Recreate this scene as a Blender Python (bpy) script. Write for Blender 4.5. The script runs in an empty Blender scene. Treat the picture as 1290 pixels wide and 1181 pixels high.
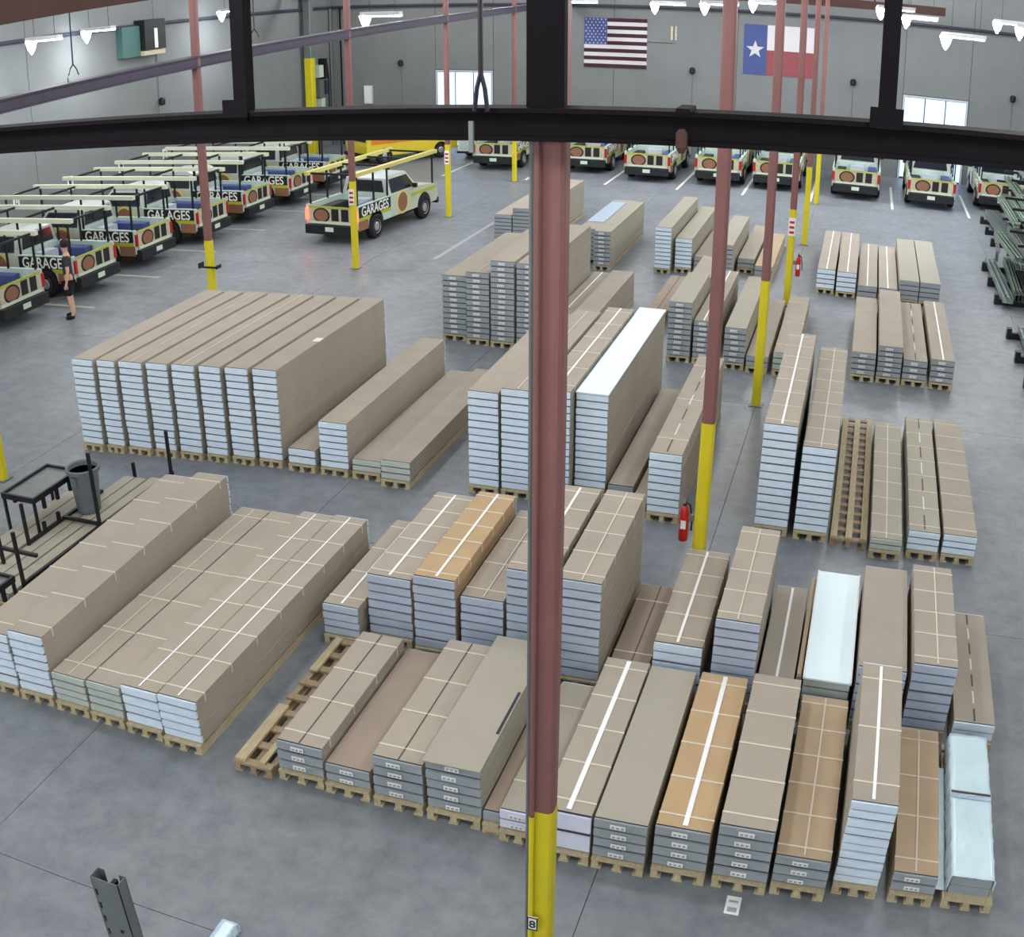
import bpy, bmesh, math, random
from mathutils import Matrix, Vector
random.seed(7)
sc = bpy.context.scene
COL = sc.collection
# ------------------------------------------------------------------ camera
cd = bpy.data.cameras.new('camera'); cam = bpy.data.objects.new('camera', cd); COL.objects.link(cam); sc.camera = cam
cd.type = 'PANO'; cd.sensor_fit = 'HORIZONTAL'; cd.sensor_width = 36; cd.clip_start = .05; cd.clip_end = 300
F_PX, K3, YAW, PITCH, ROLL = 1407.35, -.019376, .310978, .429025, -.001638     # ceiling camera with a mild barrel lens
lens = cd if hasattr(cd, 'fisheye_polynomial_k1') else cd.cycles
lens.panorama_type = 'FISHEYE_LENS_POLYNOMIAL'; lens.fisheye_fov = math.radians(180)
q_ = 1290/36/F_PX
lens.fisheye_polynomial_k0 = 0; lens.fisheye_polynomial_k1 = -q_; lens.fisheye_polynomial_k2 = 0
lens.fisheye_polynomial_k3 = -K3*q_**3; lens.fisheye_polynomial_k4 = 0
cam.location = (0, 0, 7.8)
cam.rotation_euler = (Matrix.Rotation(YAW, 3, 'Z') @ Matrix.Rotation(math.pi/2-PITCH, 3, 'X') @ Matrix.Rotation(ROLL, 3, 'Z')).to_euler()
# ------------------------------------------------------------------ world, lights, exposure
wd = bpy.data.worlds.new('world'); sc.world = wd; wd.use_nodes = True
wd.node_tree.nodes['Background'].inputs[0].default_value = (.80, .88, 1, 1)
wd.node_tree.nodes['Background'].inputs[1].default_value = .35
vs = sc.view_settings; vs.view_transform = 'Standard'; vs.look = 'None'; vs.gamma = 1; vs.use_curve_mapping = False
vs.exposure = 0.0
ADDED_GLOBE_W = 304
LAMP_W, LAMP_COL = 165, (1, .99, .985)
def area_light(x, y, z, w=1.3, d=1.3, p=LAMP_W):
    l = bpy.data.lights.new('high_bay_light', 'AREA'); l.shape = 'RECTANGLE'; l.size = w; l.size_y = d; l.energy = p; l.color = LAMP_COL
    o = bpy.data.objects.new('high_bay_light', l); o.location = (x, y, z); COL.objects.link(o); return o
for lx in (-22, -16, -10, -4, 2, 8):            # grid of added, unseen point lights overhead; omni spread lifts sides and end faces
    for ly in (-34, -26.5, -19, -11.5, -4, 3.5, 11, 18.5, 26, 33.5, 41, 48):
        l = bpy.data.lights.new('added_globe_light', 'POINT'); l.shadow_soft_size = .45; l.energy = ADDED_GLOBE_W; l.color = LAMP_COL
        o = bpy.data.objects.new('added_globe_light', l); o.location = (lx, ly, 8.9); COL.objects.link(o)

# ------------------------------------------------------------------ materials
def lin(c): return tuple(((v/255)/12.92 if v/255 <= .04045 else ((v/255+.055)/1.055)**2.4) for v in c)
MATS = {}
def mat(name, c, rough=.6, metal=0, var=0, scale=8, emit=0, bump=0, stretch=None, spec=.4, alpha=1):
    if name in MATS: return MATS[name]
    m = bpy.data.materials.new(name); m.use_nodes = True; nt = m.node_tree; b = nt.nodes['Principled BSDF']
    c3 = lin(c); b.inputs['Base Color'].default_value = (*c3, 1); b.inputs['Roughness'].default_value = rough; b.inputs['Metallic'].default_value = metal
    b.inputs['Specular IOR Level'].default_value = spec
    m.diffuse_color = (*c3, 1)
    if emit: b.inputs['Emission Color'].default_value = (*c3, 1); b.inputs['Emission Strength'].default_value = emit
    if alpha < 1: b.inputs['Alpha'].default_value = alpha
    if var or bump:
        tc = nt.nodes.new('ShaderNodeTexCoord'); mp = nt.nodes.new('ShaderNodeMapping'); nz = nt.nodes.new('ShaderNodeTexNoise')
        nz.inputs['Scale'].default_value = scale; nz.inputs['Detail'].default_value = 5
        if stretch: mp.inputs['Scale'].default_value = stretch
        nt.links.new(tc.outputs['Object'], mp.inputs[0]); nt.links.new(mp.outputs[0], nz.inputs['Vector'])
        if var:
            oi = nt.nodes.new('ShaderNodeObjectInfo'); mr = nt.nodes.new('ShaderNodeMapRange'); mr.inputs[1].default_value = .3; mr.inputs[2].default_value = .7
            mr.inputs[3].default_value = 1-var; mr.inputs[4].default_value = 1+var
            ad = nt.nodes.new('ShaderNodeMath'); ad.operation = 'MULTIPLY_ADD'; ad.inputs[1].default_value = var; ad.inputs[2].default_value = 1-var/2
            mu = nt.nodes.new('ShaderNodeMath'); mu.operation = 'MULTIPLY'
            hs = nt.nodes.new('ShaderNodeHueSaturation'); hs.inputs['Color'].default_value = (*c3, 1)
            nt.links.new(nz.outputs[0], mr.inputs[0]); nt.links.new(oi.outputs['Random'], ad.inputs[0])
            nt.links.new(mr.outputs[0], mu.inputs[0]); nt.links.new(ad.outputs[0], mu.inputs[1])
            nt.links.new(mu.outputs[0], hs.inputs['Value']); nt.links.new(hs.outputs[0], b.inputs['Base Color'])
        if bump:
            bp = nt.nodes.new('ShaderNodeBump'); bp.inputs['Strength'].default_value = bump; bp.inputs['Distance'].default_value = .02
            nt.links.new(nz.outputs[0], bp.inputs['Height']); nt.links.new(bp.outputs[0], b.inputs['Normal'])
    MATS[name] = m; return m
M = lambda n: MATS[n]
def floor_mat():
    m = mat('concrete_floor', (140, 146, 150), .42); nt = m.node_tree; b = nt.nodes['Principled BSDF']
    ge = nt.nodes.new('ShaderNodeNewGeometry')
    def noise(s, d=6, r=.6):
        n = nt.nodes.new('ShaderNodeTexNoise'); n.inputs['Scale'].default_value = s; n.inputs['Detail'].default_value = d; n.inputs['Roughness'].default_value = r
        nt.links.new(ge.outputs['Position'], n.inputs['Vector']); return n
    def ramp(n, a, c0, bb, c1):
        r = nt.nodes.new('ShaderNodeValToRGB'); r.color_ramp.elements[0].position = a; r.color_ramp.elements[1].position = bb
        r.color_ramp.elements[0].color = (*lin(c0), 1); r.color_ramp.elements[1].color = (*lin(c1), 1); nt.links.new(n.outputs[0], r.inputs[0]); return r
    r1 = ramp(noise(.55, 7), .32, (122, 129, 136), .68, (137, 144, 151))
    r2 = ramp(noise(3.2, 8, .7), .35, (215, 215, 218), .6, (255, 255, 255))
    r3 = ramp(noise(11, 4, .6), .66, (255, 255, 255), .78, (205, 202, 200))      # scuffs and small stains
    m1 = nt.nodes.new('ShaderNodeMixRGB'); m1.blend_type = 'MULTIPLY'; m1.inputs[0].default_value = .8
    m2 = nt.nodes.new('ShaderNodeMixRGB'); m2.blend_type = 'MULTIPLY'; m2.inputs[0].default_value = .7
    nt.links.new(r1.outputs[0], m1.inputs[1]); nt.links.new(r2.outputs[0], m1.inputs[2])
    nt.links.new(m1.outputs[0], m2.inputs[1]); nt.links.new(r3.outputs[0], m2.inputs[2]); nt.links.new(m2.outputs[0], b.inputs['Base Color'])
    return m
floor_mat()
mat('joint_dark', (70, 70, 74), .9)
mat('wall_paint', (120, 125, 127), .8, var=.05, scale=.8)
mat('ceiling_deck', (150, 148, 145), .9)
mat('steel_red', (128, 88, 86), .55, var=.06, scale=3)
mat('safety_yellow', (214, 200, 34), .5, var=.05, scale=4)
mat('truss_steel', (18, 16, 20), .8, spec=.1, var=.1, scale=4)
mat('pipe_purple', (58, 54, 72), .6, var=.1, scale=3)
mat('black_steel', (24, 24, 30), .45)
mat('grey_steel', (118, 126, 126), .45, metal=.3, var=.08, scale=5)
mat('galv', (138, 152, 148), .38, metal=.45, var=.14, scale=4)
mat('galv_green', (128, 148, 132), .4, metal=.4, var=.12, scale=4)
mat('wood', (184, 172, 140), .8, var=.14, scale=5, stretch=(6, 1, 6))
mat('wood_dark', (160, 142, 116), .85, var=.14, scale=5, stretch=(6, 1, 6))
mat('card', (168, 160, 147), .8, var=.045, scale=2.2)
mat('card_plain', (168, 164, 150), .75, var=.035, scale=2)
mat('card_brown', (160, 146, 132), .8, var=.05, scale=2.5)
mat('card_orange', (188, 161, 124), .8, var=.07, scale=2)
mat('card_amber', (182, 162, 134), .8, var=.06, scale=2)
mat('end_blue', (218, 236, 252), .5, var=.07, scale=6, stretch=(1, 1, 3))
mat('end_grey', (152, 162, 168), .55, var=.07, scale=6)
mat('end_slate', (184, 198, 218), .5, var=.07, scale=6)
mat('joist_brown', (74, 48, 42), .7, var=.1, scale=3)
mat('ring_yellow', (214, 204, 120), .5)
mat('end_lav', (214, 220, 240), .5, var=.05, scale=6)
mat('end_olive', (186, 196, 190), .55, var=.07, scale=6)
mat('recess', (52, 58, 72), .9)
mat('strap_pale', (214, 206, 190), .5)
mat('tape_white', (246, 250, 250), .4)
mat('seam_dark', (92, 82, 74), .8)
mat('sticker', (232, 236, 236), .6)
mat('foam_white', (226, 248, 255), .35)
mat('film', (218, 244, 255), .18, var=.05, scale=3, bump=.5, spec=.8)
mat('film_blue', (178, 200, 222), .3, var=.15, scale=9)
mat('truck_body', (188, 196, 178), .4, var=.04, scale=2)
mat('truck_mint', (184, 206, 196), .5, var=.04, scale=3)
mat('truck_cab', (196, 206, 204), .3)
mat('truck_lime', (176, 182, 58), .45)
mat('truck_black', (26, 28, 32), .5)
mat('truck_brown', (140, 98, 74), .6, var=.15, scale=12, stretch=(6, 6, 1))
mat('truck_cream', (188, 182, 156), .5, var=.08, scale=9)
mat('truck_yellow', (224, 206, 60), .45)
mat('truck_orange', (226, 132, 40), .45)
mat('glass_dark', (32, 36, 48), .12, spec=.7)
mat('tyre', (28, 28, 32), .85)
mat('hub', (178, 182, 184), .35, metal=.5)
mat('tail_red', (170, 28, 26), .3)
mat('tail_lit', (255, 50, 34), .3, emit=14)
mat('plate_green', (204, 222, 204), .5)
mat('rail_pale', (214, 220, 196), .4)
mat('rail_yellow', (206, 200, 120), .45)
mat('text_white', (240, 240, 232), .6)
mat('can_grey', (104, 114, 122), .6, var=.05, scale=6)
mat('lens_lit', (240, 248, 255), .3, emit=40)
mat('lamp_house', (190, 192, 196), .5)
mat('daylight_pane', (196, 220, 255), .4, emit=1.0)
mat('door_metal', (186, 194, 206), .5)
mat('flag_blue', (70, 84, 138), .8)
mat('flag_white', (206, 204, 210), .8)
mat('flag_maroon', (62, 34, 44), .8)
mat('flag_red', (142, 74, 82), .8)
mat('teal', (74, 112, 108), .6)
mat('fire_red', (186, 34, 30), .35)
mat('skin', (206, 164, 140), .6)
mat('cloth_dark', (52, 54, 60), .9)
mat('cloth_black', (26, 24, 32), .9)
mat('hair', (48, 36, 36), .9)
mat('worn_line', (156, 162, 168), .7)
mat('paint_white', (226, 226, 222), .7)

# ------------------------------------------------------------------ mesh helpers
class MB:
    """collects boxes, prisms, tubes and lathes into one mesh"""
    def __init__(s): s.v = []; s.f = []; s.m = []; s.slots = []
    def slot(s, n):
        if n not in s.slots: s.slots.append(n)
        return s.slots.index(n)
    def add(s, vs_, fs, mt):
        k = len(s.v); s.v += [tuple(p) for p in vs_]; i = s.slot(mt)
        for f in fs: s.f.append(tuple(j+k for j in f)); s.m.append(i)
        return s
    def box(s, x0, x1, y0, y1, z0, z1, mt, X=None):
        vs_ = [(x, y, z) for x in (x0, x1) for y in (y0, y1) for z in (z0, z1)]
        if X is not None: vs_ = [X @ Vector(p) for p in vs_]
        return s.add(vs_, [(0, 1, 3, 2), (4, 6, 7, 5), (0, 4, 5, 1), (2, 3, 7, 6), (0, 2, 6, 4), (1, 5, 7, 3)], mt)
    def rbox(s, x0, x1, y0, y1, z0, z1, mt, c=.01):
        """box with chamfered long edges (section in xz, along y)"""
        p = [(x0+c, z0), (x1-c, z0), (x1, z0+c), (x1, z1-c), (x1-c, z1), (x0+c, z1), (x0, z1-c), (x0, z0+c)]
        return s.prism(p, y0, y1, mt, 'Y')
    def prism(s, poly, a, b, mt, axis='X', X=None):
        n = len(poly)
        def P(u, v, t):
            return {'X': (t, u, v), 'Y': (u, t, v), 'Z': (u, v, t)}[axis]
        vs_ = [P(u, v, a) for u, v in poly]+[P(u, v, b) for u, v in poly]
        if X is not None: vs_ = [X @ Vector(p) for p in vs_]
        fs = [tuple(range(n))[::-1], tuple(range(n, 2*n))]+[(i, (i+1) % n, n+(i+1) % n, n+i) for i in range(n)]
        return s.add(vs_, fs, mt)
    def bar(s, a, b, w, mt, h=None, up=(0, 0, 1)):
        a, b = Vector(a), Vector(b); d = (b-a).normalized(); u = Vector(up)
        if abs(d.dot(u)) > .95: u = Vector((1, 0, 0))
        r = d.cross(u).normalized(); u = r.cross(d); h = h or w
        vs_ = [p+r*(sx*w/2)+u*(sz*h/2) for p in (a, b) for sx, sz in ((-1, -1), (1, -1), (1, 1), (-1, 1))]
        return s.add(vs_, [(3, 2, 1, 0), (4, 5, 6, 7), (0, 1, 5, 4), (1, 2, 6, 5), (2, 3, 7, 6), (3, 0, 4, 7)], mt)
    def tube(s, pts, r, mt, n=8):
        pts = [Vector(p) for p in pts]; vs_ = []; fs = []
        for i, p in enumerate(pts):
            d = (pts[min(i+1, len(pts)-1)]-pts[max(i-1, 0)]).normalized(); u = Vector((0, 0, 1)) if abs(d.z) < .9 else Vector((1, 0, 0))
            a = d.cross(u).normalized(); b = a.cross(d)
            rr = r[i] if isinstance(r, (list, tuple)) else r
            vs_ += [p+a*(rr*math.cos(2*math.pi*k/n))+b*(rr*math.sin(2*math.pi*k/n)) for k in range(n)]
        for i in range(len(pts)-1):
            fs += [(i*n+k, i*n+(k+1) % n, (i+1)*n+(k+1) % n, (i+1)*n+k) for k in range(n)]
        fs += [tuple(range(n))[::-1], tuple(range((len(pts)-1)*n, len(pts)*n))]
        return s.add(vs_, fs, mt)
    def lathe(s, prof, mt, n=16, axis='Z', o=(0, 0, 0), wob=0):
        vs_ = []; fs = []
        for r, z in prof:
            for k in range(n):
                a = 2*math.pi*k/n; rr = r*(1+(wob if k % 2 else 0)); p = (rr*math.cos(a), rr*math.sin(a), z)
                if axis == 'X': p = (p[2], p[0], p[1])
                if axis == 'Y': p = (p[0], p[2], p[1])
                vs_.append((p[0]+o[0], p[1]+o[1], p[2]+o[2]))
        for i in range(len(prof)-1): fs += [(i*n+k, i*n+(k+1) % n, (i+1)*n+(k+1) % n, (i+1)*n+k) for k in range(n)]
        fs += [tuple(range(n))[::-1], tuple(range((len(prof)-1)*n, len(prof)*n))]
        return s.add(vs_, fs, mt)
    def mesh(s, name):
        me = bpy.data.meshes.new(name); me.from_pydata(s.v, [], s.f)
        for n in s.slots: me.materials.append(MATS[n])
        me.polygons.foreach_set('material_index', s.m)
        bm = bmesh.new(); bm.from_mesh(me); bmesh.ops.recalc_face_normals(bm, faces=bm.faces); bm.to_mesh(me); bm.free(); me.update()
        return me
    def build(s, name, parent=None, loc=None, rz=0, smooth=False):
        me = s.mesh(name)
        if smooth: me.polygons.foreach_set('use_smooth', [True]*len(me.polygons))
        return link(name, me, parent, loc, rz)
def link(name, me, parent=None, loc=None, rz=0):
    o = bpy.data.objects.new(name, me); COL.objects.link(o)
    if parent is not None: o.parent = parent
    if loc is not None: o.location = loc
    if rz: o.rotation_euler = (0, 0, rz)
    return o
def tag(o, label, cat, group=None, kind=None):
    if label: o['label'] = label
    if cat: o['category'] = cat
    if group: o['group'] = group
    if kind: o['kind'] = kind
    return o
def thing(name, label, cat, loc=(0, 0, 0), rz=0, group=None):
    return tag(link(name, None, None, loc, rz), label, cat, group)
def struct(o): o['kind'] = 'structure'; return o
def copy_tree(o, parent=None):
    c = o.copy(); COL.objects.link(c); c.parent = parent
    for ch in list(o.children): copy_tree(ch, c)
    return c
BOXES = {}
def ubox(name, sx, sy, sz, mt, parent, loc, rz=0):
    """box part of size sx,sy,sz with its base centre at loc; alike pieces share mesh data"""
    k = (name, round(sx, 3), round(sy, 3), round(sz, 3), mt)
    if k not in BOXES: BOXES[k] = MB().box(-sx/2, sx/2, -sy/2, sy/2, 0, sz, mt).mesh(name)
    return link(name, BOXES[k], parent, loc, rz)

# ------------------------------------------------------------------ the building
XA, XB, Y0C, SP = -1.594, -13.611, -1.732, 7.411
XL, XR, YN, YF = -26.0, 14.0, -38.0, 51.5
fl = struct(MB().box(XL-.3, XR+.3, YN-.3, YF+.3, -.3, -.03, 'joint_dark').build('floor'))
xs = [XL, -19.6, -13.61, -7.6, -1.594, 4.4, 9.4, XR]
ys = [YN, -23.96, -9.14]+[Y0C+SP*k for k in range(0, 8)]+[YF]
for i in range(len(xs)-1):
    for j in range(len(ys)-1):
        ubox('slab', xs[i+1]-xs[i]-.008, ys[j+1]-ys[j]-.008, .03, 'concrete_floor', fl, ((xs[i]+xs[i+1])/2, (ys[j]+ys[j+1])/2, -.03))
ZC = 9.6
wl = struct(MB().box(XL-.3, XL-.06, YN, YF+.3, 0, ZC, 'joint_dark').build('wall_left'))
for k in range(14):
    y0 = 28.93-7.41*10+7.41*k; a, b = max(YN, y0), min(YF, y0+7.41)
    if b > a: ubox('wall_panel', .06, b-a-.03, ZC, 'wall_paint', wl, (XL-.03, (a+b)/2, 0))
wb = struct(MB().box(XL-.3, XR+.3, YF+.06, YF+.3, 0, ZC, 'joint_dark').build('wall_back'))
DOORS = [(-20.39, -17.47), (1.68, 4.62)]
def wpanel(x0, x1, z0, z1): ubox('wall_panel', x1-x0, .06, z1-z0, 'wall_paint', wb, ((x0+x1)/2, YF+.03, z0))
for a, b in ((XL, -20.42), (-17.44, -11.6), (-11.58, -5.9), (-5.88, 1.65), (4.65, 8.2), (8.22, XR)): wpanel(a, b, 0, ZC)
for a, b in DOORS: wpanel(a-.01, b+.01, 3.83, ZC)
struct(MB().box(XR, XR+.3, YN, YF, 0, ZC, 'wall_paint').build('wall_right'))
struct(MB().box(XL, XR, YN-.3, YN, 0, ZC, 'wall_paint').build('wall_near'))
struct(MB().box(XL-.3, XR+.3, YN-.3, YF+.3, ZC, ZC+.2, 'ceiling_deck').build('ceiling'))
for n, (a, b) in enumerate(DOORS):
    d = struct(link('door_%d' % (n+1), None, None, ((a+b)/2, YF, 0)))
    w = b-a
    MB().box(-w/2, w/2, .02, .06, 0, 3.8, 'pipe_purple').build('door_leaf', d)
    for k in (-1, 1): ubox('door_frame', .09, .1, 3.8, 'door_metal', d, (k*(w/2-.045), -.02, 0))
    ubox('door_frame', w-.18, .1, .09, 'door_metal', d, (0, -.02, 3.71))
    for k in range(3):
        for j in range(2):
            ubox('pane', w/3-.1, .03, 1.79, 'daylight_pane', d, ((k-1)*(w/3-.045), -.0, .08+j*1.82))
# pipe that rings the walls at 7 m
struct(MB().tube([(XL+.1, YN, 7), (XL+.1, YF-.15, 7)], .07, 'pipe_purple').build('trim_1'))
struct(MB().tube([(XL+.1, YF-.15, 7), (XR, YF-.15, 7)], .07, 'pipe_purple').build('trim_2'))
for k, (x, z0, z1) in enumerate(((-7.9, 3.6, 4.2), (-.6, 3.6, 4.2), (6.6, 3.6, 4.2), (-22.2, 3.6, 4.2))):
    t = thing('wall_speaker', ['small black wall box between the two flags', 'small black wall box right of the red and blue star flag',
        'small black wall box right of the right-hand bright door', 'small black wall box left of the left-hand bright door'][k], 'wall box', (x, YF, 4.0), group='wall boxes on the back wall')
    MB().lathe([(.09, 0), (.13, .06), (.13, .22), (.07, .3)], 'black_steel', 10).build('body', t, (0, -.14, 0))
    MB().tube([(0, -.02, 0), (0, -.02, -3.0)], .012, 'grey_steel', 6).build('conduit', t)
t = thing('wall_speaker', 'small black wall box on the left wall below the sloping dark beam', 'wall box', (XL, 36.4, 3.8), group='wall boxes on the back wall')
MB().lathe([(.09, 0), (.13, .06), (.13, .22), (.07, .3)], 'black_steel', 10).build('body', t, (.14, 0, 0))
MB().tube([(.02, 0, .3), (.02, 0, 2.2)], .012, 'grey_steel', 6).build('conduit', t)
# spot number plates on the left wall
for k, (y, w) in enumerate(((27.7, 'leftmost'), (30.6, 'second from the left'), (33.6, 'third from the left'), (36.5, 'fourth from the left'))):
    t = thing('number_plate', 'small white parking plate on the left wall, %s' % w, 'sign', (XL, y, 1.55), group='parking plates on the left wall')
    ubox('plate', .02, .3, .5, 'sticker', t, (.01, 0, 0)); ubox('digit', .012, .14, .3, 'seam_dark', t, (.024, 0, .1)); ubox('digit', .014, .07, .18, 'sticker', t, (.025, 0, .16))

# ------------------------------------------------------------------ columns
def rsq(h, c=.045, n=3):
    p = []
    for cx, cy, a0 in ((1, 1, 0), (-1, 1, 90), (-1, -1, 180), (1, -1, 270)):
        for k in range(n+1):
            a = math.radians(a0+90*k/n); p.append((cx*(h-c)+c*math.cos(a), cy*(h-c)+c*math.sin(a)))
    return p
COLM = MB().prism(rsq(.083), 2.52, ZC, 'steel_red', 'Z').mesh('shaft')
COLY = MB().prism(rsq(.087), .02, 2.52, 'safety_yellow', 'Z').mesh('yellow_guard')
COLB = MB().box(-.13, .13, -.13, .13, 0, .02, 'grey_steel').mesh('base_plate')
def column(x, y, label, sign=None):
    t = thing('steel_column', label, 'column', (x, y, 0), group='red and yellow steel columns')
    link('shaft', COLM, t); link('yellow_guard', COLY, t); link('base_plate', COLB, t)
    if sign:
        s_ = ubox('sign', .17, .012, .46, 'sticker', t, (0, -.1, sign)); 
        for k in range(3): ubox('print', .12, .006, .06, 'fire_red', s_, (0, -.009, .06+.13*k))
    return t
YC = [Y0C+SP*k for k in range(9)]
c1 = column(XA, YC[1], 'big red and yellow steel column in the foreground of the picture')
MB().tube([(-.055, -.115, .3), (-.055, -.115, ZC)], .018, 'steel_red', 8).build('conduit', c1)
MB().tube([(-.055, -.118, .3), (-.055, -.118, 2.5)], .02, 'safety_yellow', 8).build('conduit', c1)
MB().tube([(-.108, -.03, .3), (-.108, -.03, ZC)], .016, 'grey_steel', 8).build('conduit', c1)
sg = ubox('number_sign', .075, .01, .14, 'sticker', c1, (-.03, -.145, 1.36))
for a in (-1, 1): ubox('border', .008, .006, .14, 'black_steel', sg, (a*.036, -.006, 0)); ubox('border', .08, .006, .008, 'black_steel', sg, (0, -.006, .066+a*.066))
cu = bpy.data.curves.new('digit', 'FONT'); cu.body = '8'; cu.size = .11; cu.extrude = .002; cu.align_x = 'CENTER'; cu.materials.append(M('black_steel'))
dg = link('digit', cu, sg, (0, -.008, .03)); dg.rotation_euler = (math.pi/2, 0, 0)
column(XA, YC[2], 'red and yellow steel column behind the red extinguisher, second in its line')
column(XA, YC[3], 'red and yellow steel column beside the two tall blue-ended stacks, third in its line')
column(XA, YC[4], 'red column with sign, fourth in the right-hand line', 1.85)
column(XA, YC[5], 'slim red and yellow column, fifth in the right-hand line')
column(XA, YC[6], 'slim red and yellow column, farthest in the right-hand line')
column(XB, YC[2], 'yellow column foot at the left edge of the picture')
column(XB, YC[3], 'red and yellow column behind the block of eight tall stacks')
column(XB, YC[4], 'red and yellow column with sign in front of the moving truck', 1.85)
column(XB, YC[5], 'slim red and yellow column right of the moving truck', 1.85)
column(XB, YC[6], 'slim red and yellow column beside the leftmost truck at the back wall')
def extinguisher(x, y, z, label, s=1):
    t = thing('fire_extinguisher', label, 'fire extinguisher', (x, y, z))
    MB().lathe([(.02, 0), (.058, .01), (.062, .04), (.062, .42), (.04, .49), (.022, .52)], 'fire_red', 14).build('cylinder', t, smooth=True)
    MB().box(-.02, .02, -.02, .02, .52, .58, 'black_steel').box(-.015, .015, -.12, .03, .575, .6, 'black_steel').build('valve', t)
    MB().tube([(0, .03, .55), (.06, .07, .5), (.1, .05, .3), (.1, .02, .15)], .012, 'black_steel', 6).build('hose', t)
    MB().box(-.035, .035, -.066, -.058, .2, .32, 'sticker').build('label_sheet', t)
    MB().box(-.05, .05, -.01, .01, -.0, .0, 'grey_steel')
    return t
e1 = extinguisher(XA-.225, YC[2]-.02, .8, 'red fire extinguisher on the second yellow column')
MB().box(-.03, .13, -.015, .015, .3, .4, 'grey_steel').build('bracket', e1)
e2 = extinguisher(XA+.225, YC[4]-.02, .8, 'red fire extinguisher on the far fourth column')
MB().box(-.13, .03, -.015, .015, .3, .4, 'grey_steel').build('bracket', e2)
# small chain guard round the column behind the big block
t = thing('column_hook', 'small black ring bracket on the column behind the eight tall stacks', 'bracket', (XB, YC[3], 1.9))
MB().box(-.26, .22, -.11, -.09, 0, .04, 'black_steel').box(-.26, -.24, -.11, .1, -.02, .1, 'black_steel').box(.2, .22, -.11, .1, -.02, .06, 'black_steel').build('ring', t)

# ------------------------------------------------------------------ roof truss and beams
tr = thing('roof_truss', 'dark roof truss crossing the whole picture at the top', 'truss', (XA, YC[1], 7.105))
ch = MB(); sl = .024
for z0, z1, hw in ((-.085, -.06, .09), (-.06, .06, .03), (.06, .085, .09)):
    v_ = [(x, y, z+sl*x) for x in (-9, 9) for y in (-hw-.15, hw-.15) for z in (z0, z1)]
    ch.add(v_, [(0, 1, 3, 2), (4, 6, 7, 5), (0, 4, 5, 1), (2, 3, 7, 6), (0, 2, 6, 4), (1, 5, 7, 3)], 'truss_steel')
ch.build('bottom_chord', tr)
for x in (-5.4, -1.765, 1.7, 5.3): ubox('web_or_shade_post', .085, .09, ZC-7.1, 'truss_steel', tr, (x, -.15, .03+sl*x))
for x in (-1.765, 1.7): ubox('gusset', .16, .02, .1, 'truss_steel', tr, (x, -.25, .06+sl*x))
MB().lathe([(.015, 0), (.03, .03), (.03, .1), (.015, .12)], 'joist_brown', 10).build('sprinkler_head', tr, (.72, -.26, -.1))
ubox('web_or_shade_post', .2, .06, ZC-7.1, 'truss_steel', tr, (0, -.13, .03))  # black box over the column top, put in for its shade above the chord
ubox('clamp', .07, .2, .03, 'truss_steel', tr, (.72, -.15, .09))
t = thing('sloping_beam', 'long dark beam sloping up across the left wall and columns', 'beam', (XB, 0, 0))
bm_ = MB()
p0, p1 = Vector((-.02, 8, 6.2)), Vector((-.02, YF-.4, 7.12))
bm_.bar(p0, p1, .2, 'pipe_purple', .2); bm_.build('beam_web', t)
MB().bar(p0+Vector((0, 0, .11)), p1+Vector((0, 0, .11)), .3, 'pipe_purple', .03).build('top_flange', t)
MB().bar(p0-Vector((0, 0, .11)), p1-Vector((0, 0, .11)), .3, 'pipe_purple', .03).build('bottom_flange', t)
def hanger(x, y, z0, z1, label, s=.12):
    t = thing('hanger_rod', label, 'hanger', (x, y, z0))
    MB().tube([(0, 0, .19), (0, 0, z1-z0)], .014, 'black_steel', 6).build('rod', t)
    MB().tube([(0, 0, .2), (-s*.6, 0, .12), (-s, 0, 0)], .012, 'black_steel', 6).build('prong', t)
    MB().tube([(0, 0, .2), (s*.6, 0, .12), (s, 0, 0)], .012, 'black_steel', 6).build('prong', t)
    ubox('grey_tag', .024, .02, .16, 'grey_steel', t, (-s*.5, -.1, -.2))
hanger(-1.9, YC[1]-.27, 7.17, ZC, 'forked black hanger rod on the roof truss left of the big column', .035)
hanger(XB, 16.4, 6.62, ZC, 'forked black hanger rod on the sloping beam at upper left')
hanger(XB, 23.0, 6.82, ZC, 'black hanger rod on the sloping beam beside the red column')
# dark purlins under the roof, seen at the very top left
for k, (x0, x1, y, z, rx) in enumerate(((-12, -.8, 9.5, 7.92, .05), (-25.5, 3, 46.6, 7.5, 0))):
    t = thing('roof_joist', ['dark brown roof joist along the top left edge of the picture', 'thin dark roof joist in front of the back wall top'][k], 'beam', (x1, y, z+.22*(1-k)), group='roof joists')
    t.rotation_euler = (0, -rx, 0); L_ = x1-x0
    MB().box(-L_, 0, -.05, .05, .0, .05, 'joist_brown').build('lower_chord', t)
    MB().box(-L_, 0, -.03, .03, .05, .35, 'joist_brown').build('web', t)
    for i in range(5): ubox('hanger_post', .06, .06, ZC-z-.3, 'truss_steel', t, (-L_*(i+.5)/5, 0, .35))

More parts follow.
